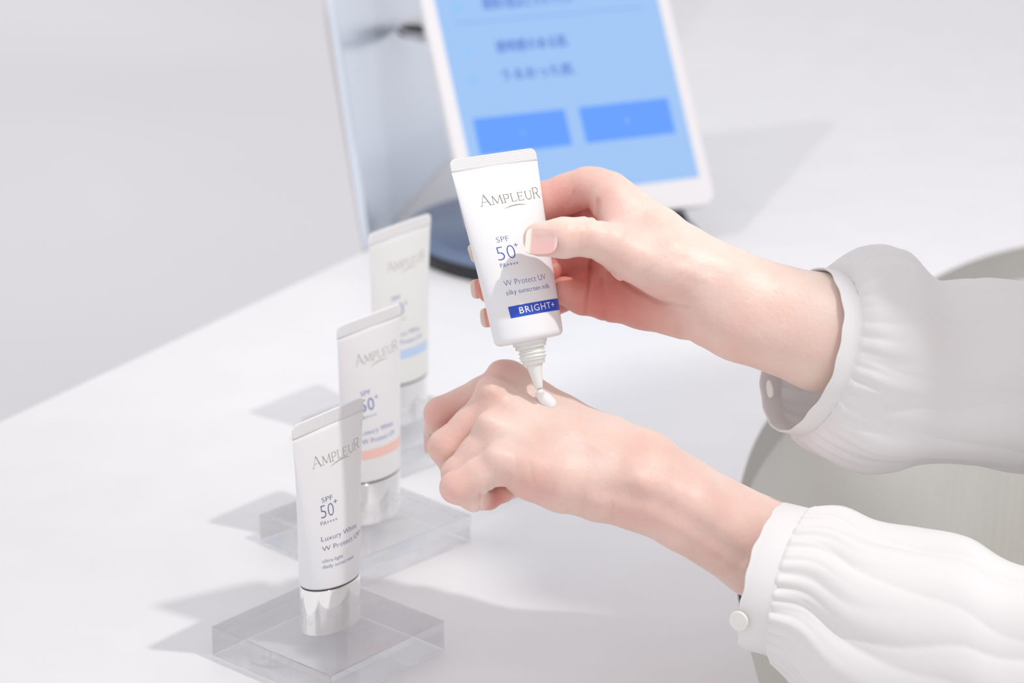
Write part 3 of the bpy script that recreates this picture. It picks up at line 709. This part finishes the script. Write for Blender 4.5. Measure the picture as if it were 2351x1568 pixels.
# ------------------------------------------------------------------ blouse: sleeves, cuffs, torso
def sleeve(ringc, a, b, width, secs, seed, name='sleeve'):
    rnd = random.Random(seed)
    a = np.array(a, float); b = np.array(b, float); n = np.cross(a, b); n /= np.linalg.norm(n)
    a = a * 1.035; b = b * 1.035; width *= 1.035; c0 = cm(ringc[0], ringc[1], ringc[2] + 40); NT = 288
    th = np.linspace(0, 2 * np.pi, NT, endpoint=False)
    # cuff band: outer and inner wall, slightly wavy free edge
    wob = lambda t: 0.5 * np.sin(3 * t + seed) + 0.35 * np.sin(7 * t + 2 * seed)
    def ring(off, dr): return [c0 + n * (off + (0.9 * wob(t) + .3 * math.sin(17 * t) if off < 2.5 else 0)) + a * math.cos(t) * (1 + dr / 36 + 0.012 * wob(t)) + b * math.sin(t) * (1 + dr / 36 + 0.012 * wob(t)) for t in th]
    prof = [(width, -.6), (1.0, -.6), (0.2, -.4), (0, 0), (0.2, .35), (1.0, .5), (1.5, .35), (2.0, .5), (width - 2.2, .55), (width - 1.7, .35), (width - 1.2, .6), (width - .2, .7), (width + .3, .2)]
    V, Fc = loft([ring(o, d) for o, d in prof])
    cuff = mesh('cuff', c2w(np.array(V)), Fc, M_fabric)
    # sleeve body
    S = [np.concatenate([c0 + n * (width - 1.6), a * .995, b * .995])] + [np.concatenate([cm(s[0], s[1], s[2] + 40), np.array(s[3]) * 1.035, np.array(s[4]) * 1.035]) for s in secs]
    S = catmull(S, 26); rings = []; s_acc = 0; prev = S[0][:3]
    ph = [rnd.uniform(0, 6.28) for _ in range(8)]
    for k, r in enumerate(S):
        s_acc += np.linalg.norm(r[:3] - prev); prev = r[:3]; s = s_acc
        g = (1.7 * np.abs(np.sin(19 * th + ph[0] + .6 * np.sin(3 * th))) + 1.0 * np.abs(np.sin(13 * th + ph[1]))) * math.exp(-s / 16) * min(1, s / 2.0 + .25)
        w = 1 - math.exp(-s / 16)
        e = math.exp(-s / 75)
        wr = .5 * np.sin(2 * th + ph[6]) + .25 * np.sin(3 * th + s * .02)
        f = w * (5.2 * np.abs(np.sin(3.5 * th + ph[2] + .007 * s + wr)) ** .8 * (0.45 + .55 * e) + 4.2 * np.abs(np.sin(5.5 * th + ph[3] - .012 * s + wr)) ** .8 * (0.7 * e + .12)
                 + 2.4 * np.abs(np.sin(9 * th + ph[4] + .02 * s + wr)) * math.exp(-s / 30) + 1.6 * np.sin(2 * th + ph[5] + s * .035) + 1.1 * np.sin(3 * th - s * .06 + ph[7]))
        f = f - w * 2.6
        rad = (np.linalg.norm(r[3:6]) + np.linalg.norm(r[6:9])) / 2
        sc = 1 + (g + f - 2.2 * w) / rad
        rings.append([r[:3] + r[3:6] * math.cos(t) * q + r[6:9] * math.sin(t) * q for t, q in zip(th, sc)])
    V, Fc = loft(rings)
    sl = mesh(name, c2w(np.array(V)), Fc, M_fabric)
    return sl, cuff, n, c0, a, b
blouse_m = None
# torso of the blouse: offset of the body
def blouse_sdf(P):
    d = chain_sdf(P, [bp_(600, 1100, -190), bp_(600, 1100, 60), bp_(565, 1095, 200)], [126, 114, 104], 40)
    d = smin(d, chain_sdf(P, [bp_(500, 1005, 262), bp_(535, 1115, 280), bp_(510, 1275, 240)], [58, 64, 58], 20), 50)
    d += 1.5 * np.sin(P[:, 1] * .09 + P[:, 2] * .03) + 1.0 * np.sin(P[:, 1] * .15 - P[:, 2] * .05)
    return np.maximum(d, P[:, 2] - 325)
VT, QT = surface_nets(blouse_sdf, (380, 860, -340), (760, 1400, 350), 6.0)
blouse = child(mesh('blouse', VT * .001, QT, M_fabric), person)
upper = sleeve((1838, 803, 1155), (7.1, 36.0, 0), (13.4, 2.5, 30.5), 10.5,
    [(1915, 818, 1158, (4, 41, 0), (14, 2, 34)), (1985, 820, 1164, (2, 47.5, 0), (10, 0, 39)), (2060, 826, 1170, (2, 48, 0), (6, 0, 42)), (2135, 856, 1178, (2, 41.0, 0), (8, 0, 40)),
     (2250, 852, 1186, (2, 44, 0), (10, 0, 43)), (2400, 864, 1200, (2, 47, 0), (12, 0, 46)), (2800, 870, 1240, (-4, 50, 0), (14, 0, 48)), (3200, 640, 1265, (-30, 42, 0), (16, 6, 52)), (3450, 280, 1290, (-38, 36, 0), (14, 6, 56))], 3)
lower = sleeve((1753, 1322, 1144), (7.2, 31.4, 0), (-12.0, -2.6, 31.5), 14.3,
    [(1880, 1370, 1140, (9, 36, 0), (-10, 0, 34.5)), (1960, 1440, 1134, (9, 45, 0), (-10, 0, 40)), (2080, 1490, 1128, (5, 54, 0), (-10, 0, 44)), (2210, 1510, 1118, (2, 53.5, 0), (-10, 0, 46)),
     (2330, 1560, 1105, (4, 50, 0), (-10, 0, 46)), (2600, 1580, 1078, (4, 50, 0), (-8, 0, 48)), (3100, 1320, 1045, (-16, 50, 0), (-4, 0, 50)), (3700, 800, 1012, (-34, 40, 0), (0, 0, 54)), (4000, 420, 1000, (-38, 36, 0), (0, 0, 56))], 8)
for sl, cuff, *_ in (upper, lower):
    for o in (sl,): o.parent = blouse
    cuff.parent = blouse
    for o in (sl, cuff): o.matrix_parent_inverse = Matrix.Identity(4); 
def button(c, nrm, r, parent):
    nrm = np.array(nrm, float); nrm /= np.linalg.norm(nrm); t = np.cross(nrm, (0, 1, 0)); t /= np.linalg.norm(t); b_ = np.cross(nrm, t)
    prof = [(0, .7), (.45 * r, .7), (.6 * r, .9), (.82 * r, 1.5), (.95 * r, 1.5), (r, 1.1), (r, .3), (.9 * r, 0), (0, 0)]
    V, Fc = loft([[c + nrm * z + (t * math.cos(q) + b_ * math.sin(q)) * rr for q in np.linspace(0, 2 * math.pi, 40, endpoint=False)] for rr, z in prof])
    o = mesh('button', c2w(np.array(V)), Fc, M_button); o.parent = parent; return o
M_button = mat('pearl_button', (0.86, 0.85, 0.80), 0.2, Coat_Weight=0.4)
# lower cuff button near the bottom of the band, upper cuff button on its far lower edge
button(cm(1698, 1424, 1152.5), (-.5, -.25, .8), 4.6, lower[1])
button(cm(1772, 893, 1216), (-.95, -.1, .2), 4.2, upper[1])
VS, QS = surface_nets(lambda P: smin(smin(chain_sdf(P, [bp_(620, 1050, -235), bp_(230, 1030, -225), bp_(150, 1030, -600)], [86, 62, 50], 20), chain_sdf(P, [bp_(620, 1160, -235), bp_(230, 1170, -225), bp_(150, 1170, -600)], [86, 62, 50], 20), 12), np.linalg.norm((P - bp_(610, 1105, -205)) / 1.0, axis=1) - 118, 20), (70, 900, -700), (760, 1320, -60), 7.0)
M_skirt = mat('pale_trouser_cloth', (0.62, 0.60, 0.57), 0.8)
child(mesh('trousers', VS * .001, QS, M_skirt), person)
VH, QH = surface_nets(lambda P: np.maximum(np.maximum(smin(ell_sdf(P, HEAD + bp_(14, 0, 14), (98, 86, 102)), chain_sdf(P, [HEAD + bp_(50, 0, -10), HEAD + bp_(100, 0, -110)], [60, 35], 20), 20),
                      -ell_sdf(P, HEAD + bp_(-80, 0, -28), (72, 62, 82))), -(np.sqrt(((P - (HEAD + bp_(0, 0, -500))) ** 2).sum(1)) - 300)), (200, 960, 420), (620, 1240, 755), 5.0)
child(mesh('hair', VH * .001, QH, M_hair), person)

# ------------------------------------------------------------------ held tube
HT = empty('sunscreen_tube', (0, 0, 0)); tag(HT, 'tilted white sunscreen tube with blue bar held in the raised hand', 'sunscreen tube')
D_T = 1190.0
psiH = math.radians(30)
base = cm(1216, 783, D_T); topc = cm(1130, 353, D_T + 2)
axz = (topc - base); Hlen = np.linalg.norm(axz); axz /= Hlen
pv = np.cross(axz, (0, 0, -1.0)); pv = pv / np.linalg.norm(pv)
if pv[0] < 0: pv = -pv
nv_ = np.cross(pv, axz)
if nv_[2] < 0: nv_ = -nv_
xw = pv * math.cos(psiH) - nv_ * math.sin(psiH)       # across the face (camera-aligned)
yw = np.cross(axz, xw)                                # back of the tube
Rm = np.stack([R3 @ xw, R3 @ yw, R3 @ axz], 1)
HT.matrix_world = Matrix(((*Rm[0], c2w(base)[0]), (*Rm[1], c2w(base)[1]), (*Rm[2], c2w(base)[2]), (0, 0, 0, 1)))
tb = Tube(17.4, 10.8, 46.0, Hlen, 5.6, psiH)
V, Fc = tb.body(True); mesh('tube_body', V, Fc, M_plastic, HT)
V, Fc = tb.crimp(); mesh('crimp_seal', V, Fc, M_cr['diamond'], HT)
def noz():
    n = 96; rings = []; kk = 0.99
    P = [(0.0, -1.0), (8.0, -1.0), (8.0, 1.4), (7.2, 1.6), (7.2, 3.2), (6.9, 3.4), (5.7, 3.6)]
    for i in range(34):
        s = 3.8 + i / 33 * 5.0; P.append((5.75, s, 1))
    P += [(5.3, 8.9), (5.2, 10.6), (4.9, 10.9), (3.85, 11.1), (3.5, 12.6), (1.95, 21.0), (1.75, 22.4), (1.2, 22.5), (1.1, 21.5), (0.0, 21.5)]
    for p in P:
        ring = []
        for j in range(n):
            a = 2 * math.pi * j / n; r = p[0]
            if len(p) == 3:
                phz = ((p[1] - a / (2 * math.pi) * 1.75) / 1.75) % 1.0
                env = min(1, (p[1] - 3.6) / .8, (8.95 - p[1]) / .8)
                r += 0.95 * max(0, 1 - abs(phz - .5) / .30) * max(env, 0)
            ring.append((r * math.cos(a) * .001, r * math.sin(a) * .001, -p[1] * .001))
        rings.append([tuple(c * kk for c in v) for v in ring])
    return loft(rings)
V, Fc = noz(); nz = mesh('nozzle', V, Fc, M_nozzle, HT)
def hp(nm, shp, L0, L1, z, cap, m, **k): return place(tb, nm, shp, L0 * 0.99, L1 * 0.99, z * 0.99, cap * 0.99, m, HT, **k)
hp('brand_lettering', AMP, -9.8, 17.8, 64.5, 4.7, M_foil_dark); hp('brand_swoosh', SWO, 0.3, 10.8, 61.6, 3.0, M_foil_dark)
hp('lettering', fs('SPF', -.018), -6.0, -0.3, 46.8, 2.7, M_blue); hp('lettering', fs('50', -.022), -7.0, 1.4, 38.4, 7.0, M_blue)
hp('lettering', fs('+', -.01), 1.4, 3.3, 43.0, 3.0, M_blue); hp('lettering', fs('PA++++', -.01), -6.5, 1.9, 35.0, 2.2, M_blue)
hp('lettering', fs('W Protect UV', -.018), -6.5, 12.9, 26.4, 2.9, M_blue); hp('lettering', fs('silky sunscreen milk', -.012), -6.4, 13.8, 22.2, 2.4, M_blue)
cb = hp('colour_bar', BAR, -6.6, 16.7, 11.5, 5.4, M_bluebar); cb['label'] = 'blue bar'
hp('lettering', fs('BRIGHT+', .004, 1.15), -2.0, 14.3, 12.9, 3.1, M_whiteink, off=0.12)

# cream bead on the skin
def surf_D(sdf, px, py, D0=1140, D1=1260):
    Ds = np.linspace(D0, D1, 441); P = np.array([cm(px, py, d) for d in Ds]); v = sdf(P); k = int(np.argmax(v < 0)); return Ds[k]
dS = surf_D(left_sdf, 1256, 921); print('hand surface depth under the bead', dS, 'tube', D_T)
e0, e1, e2 = cm(1241, 905, dS - 3.2), cm(1252, 917, dS - 2.2), cm(1262, 927, dS - 1.6)
def cream_sdf(P): return chain_sdf(P, [cm(1240, 899, D_T - .5), e0, e1, e2], [1.6, 2.1, 2.9, 3.2], 1.6)
VC, QC = surface_nets(cream_sdf, e1 - 14, e1 + 14, 0.35)
tag(mesh('cream_bead', c2w(VC), QC, M_cream), 'glossy white bead of sunscreen on the back of the lower hand', 'sunscreen cream')

# ------------------------------------------------------------------ tablet on its stand
lam, yawT = math.radians(31), math.radians(26)
bm = at(1372, 503, 1862)
wd = np.array([math.cos(yawT), math.sin(yawT), 0]); bk = np.array([-math.sin(yawT), math.cos(yawT), 0])
tu = bk * math.sin(lam) + np.array([0, 0, 1]) * math.cos(lam); tn = np.cross(wd, tu)     # tn points out of the screen
tab = empty('tablet'); tab.matrix_world = Matrix(((wd[0], -tn[0], tu[0], bm[0]), (wd[1], -tn[1], tu[1], bm[1]), (wd[2], -tn[2], tu[2], bm[2]), (0, 0, 0, 1)))
tag(tab, 'white tablet leaning back with a light blue quiz screen', 'tablet')
def rrect(w0, w1, z0, z1, r, n=8):
    P = []
    for cx_, cz_, a0 in ((w1 - r, z1 - r, 0), (w0 + r, z1 - r, 90), (w0 + r, z0 + r, 180), (w1 - r, z0 + r, 270)):
        for i in range(n + 1): a = math.radians(a0 + 90 * i / n); P.append((cx_ + r * math.cos(a), cz_ + r * math.sin(a)))
    return P
def plate(name, poly, y0, y1, m, parent, bev=0.0):
    n = len(poly); V = [(x, y0, z) for x, z in poly] + [(x, y1, z) for x, z in poly]
    Fc = [tuple(range(n)), tuple(range(n, 2 * n))[::-1]] + [(i, n + i, n + (i + 1) % n, (i + 1) % n) for i in range(n)]
    o = mesh(name, V, Fc, m, parent, smooth=False)
    if bev: md = o.modifiers.new('bevel', 'BEVEL'); md.width = bev; md.segments = 2
    return o
TW = 0.0985
plate('tablet_case', rrect(-TW, TW, 0, 0.25, 0.011), 0.0, 0.008, M_tabletw, tab, .0012)
SX0, SX1, SZ0 = -0.0885, 0.0885, 0.0215
scr = plate('screen', rrect(SX0, SX1, SZ0, 0.232, 0.0005, 1), -0.0005, 0.0002, M_scr, tab)
def sc_(name, x0, x1, z0, z1, m, y=-0.0008): return plate(name, [(x0, z0), (x1, z0), (x1, z1), (x0, z1)], y, -0.0004, m, scr)
def stext(txt, x0, x1, z0, cap, m, off=0.0):
    V, Fc = font_mesh(txt, off); V = V.copy(); V[:, 1] /= CAP
    return mesh('screen_text', [(x0 + (x1 - x0) * v[0], -0.0012, z0 + v[1] * cap) for v in V], Fc, m, scr, smooth=False)
# positions are fractions of the display
sc_('screen_button', -0.0795, -0.0070, 0.0560, 0.0830, M_btn); sc_('screen_button', 0.0045, 0.0775, 0.0560, 0.0830, M_btn)
stext('A', -0.0450, -0.0415, 0.0675, 0.0035, M_scr); stext('B', 0.0390, 0.0425, 0.0675, 0.0035, M_scr)
stext('透明感のある肌', -0.0500, 0.0070, 0.1300, 0.0070, M_txt, .01); stext('うるおった肌', -0.0500, 0.0070, 0.1090, 0.0068, M_txt, .01)
stext('A', -0.0740, -0.0700, 0.1300, 0.0055, M_txt2); stext('B', -0.0740, -0.0700, 0.1090, 0.0055, M_txt2)
sc_('screen_rule', -0.0760, 0.074, 0.1530, 0.1542, M_line)
stext('Q', -0.0770, -0.0700, 0.1625, 0.0070, M_txt2); stext('理想の肌はどちらですか', -0.0530, 0.0200, 0.1625, 0.0070, M_txt, .01)
# stand
dc = at(1204, 552, 1895); dcx, dcy = float(dc[0]), float(dc[1])
gd = at(1204, 552, 1895)
def ground(px, py, z=0.0):
    d = RX * ((px - CX) / F) + UP * (-(py - CY) / F) + FW; t = (z - CAMH) / d[2]; return CAM + d * t
gc = ground(1268, 535, 0.008)
stand = empty('tablet_stand', (gc[0], gc[1], 0)); tag(stand, 'dark round weighted stand holding the tablet from behind', 'stand')
V, Fc = lathe([(0, .0002), (.105, .0002), (.108, .001), (.108, .0085), (.1062, .0104), (0.0, .0106)], 96)
bd = mesh('base_disc', V, Fc, M_disc, stand); bd.data.materials.append(M_black)
for p in bd.data.polygons:
    if p.center.z < 0.0095: p.material_index = 1
V, Fc = lathe([(0, .010), (.017, .010), (.017, .0135), (.009, .0145), (.009, .060), (0, .060)], 40, (-0.030, 0.030, 0))
mesh('post', V, Fc, M_black, stand)
def tub(name, pts, r, m, parent, n=16):
    pts = catmull(pts, 6); rings = []
    for i, p in enumerate(pts):
        d = pts[min(i + 1, len(pts) - 1)] - pts[max(i - 1, 0)]; d /= np.linalg.norm(d); t = np.cross(d, (0.1, .2, 1)); t /= np.linalg.norm(t); b_ = np.cross(d, t)
        rings.append([p + (t * math.cos(a) + b_ * math.sin(a)) * r for a in np.linspace(0, 2 * math.pi, n, endpoint=False)])
    V, Fc = loft(rings, cap0=True, cap1=True); return mesh(name, V, Fc, m, parent)
inv = np.array([gc[0], gc[1], 0])
def TL(x, y, z): return bm + wd * x - tn * y + tu * z - inv
tub('arm', [(-0.030, 0.030, 0.055), TL(-.02, .045, .07), TL(0, .016, .10)], 0.007, M_black, stand)
def obox(name, x0, x1, y0, y1, z0, z1, m, parent, bev=.002):
    V = [TL(x, y, z) for x in (x0, x1) for y in (y0, y1) for z in (z0, z1)]
    o = mesh(name, V, [(0, 1, 3, 2), (4, 6, 7, 5), (0, 4, 5, 1), (2, 3, 7, 6), (0, 2, 6, 4), (1, 5, 7, 3)], m, parent, smooth=False)
    md = o.modifiers.new('bevel', 'BEVEL'); md.width = bev; md.segments = 3; return o
obox('holder_plate', -.05, .05, .0085, .014, .03, .15, M_black, stand)
obox('holder_hook', 0.030, 0.072, -0.004, 0.022, -0.016, -0.0005, M_black, stand, .006)
obox('holder_hook', -0.072, -0.030, -0.004, 0.022, -0.016, -0.0005, M_black, stand, .006)

# small dish on the panel
dq = A0 + pd * 0.14 + pu * 0.0
dish = empty('wall_dish')
pc = at(905, 66, 1995)
# put it on the panel plane
dray = RX * ((912 - CX) / F) + UP * (-(66 - CY) / F) + FW; tt = ((A0 - CAM) @ pn) / (dray @ pn); pc = CAM + dray * tt
dish.location = pc; tag(dish, 'small shallow white shelf dish with a dark object, fixed to the panel', 'dish')
nn_ = pn if pn @ (CAM - pc) > 0 else -pn
V, Fc = lathe([(0, -.010), (.018, -.009), (.030, -.003), (.031, 0), (.029, 0), (.018, -.006), (0, -.007)], 48)
dd_ = mesh('dish_body', V, Fc, M_tabletw, dish); dd_.location = nn_ * 0.030
V, Fc = lathe([(0, 0), (.012, 0), (.013, .003), (.010, .006), (0, .007)], 32)
ob = mesh('dark_object', V, Fc, M_black, dish); ob.location = nn_ * .030 + np.array([-0.016, -.008, -.005])
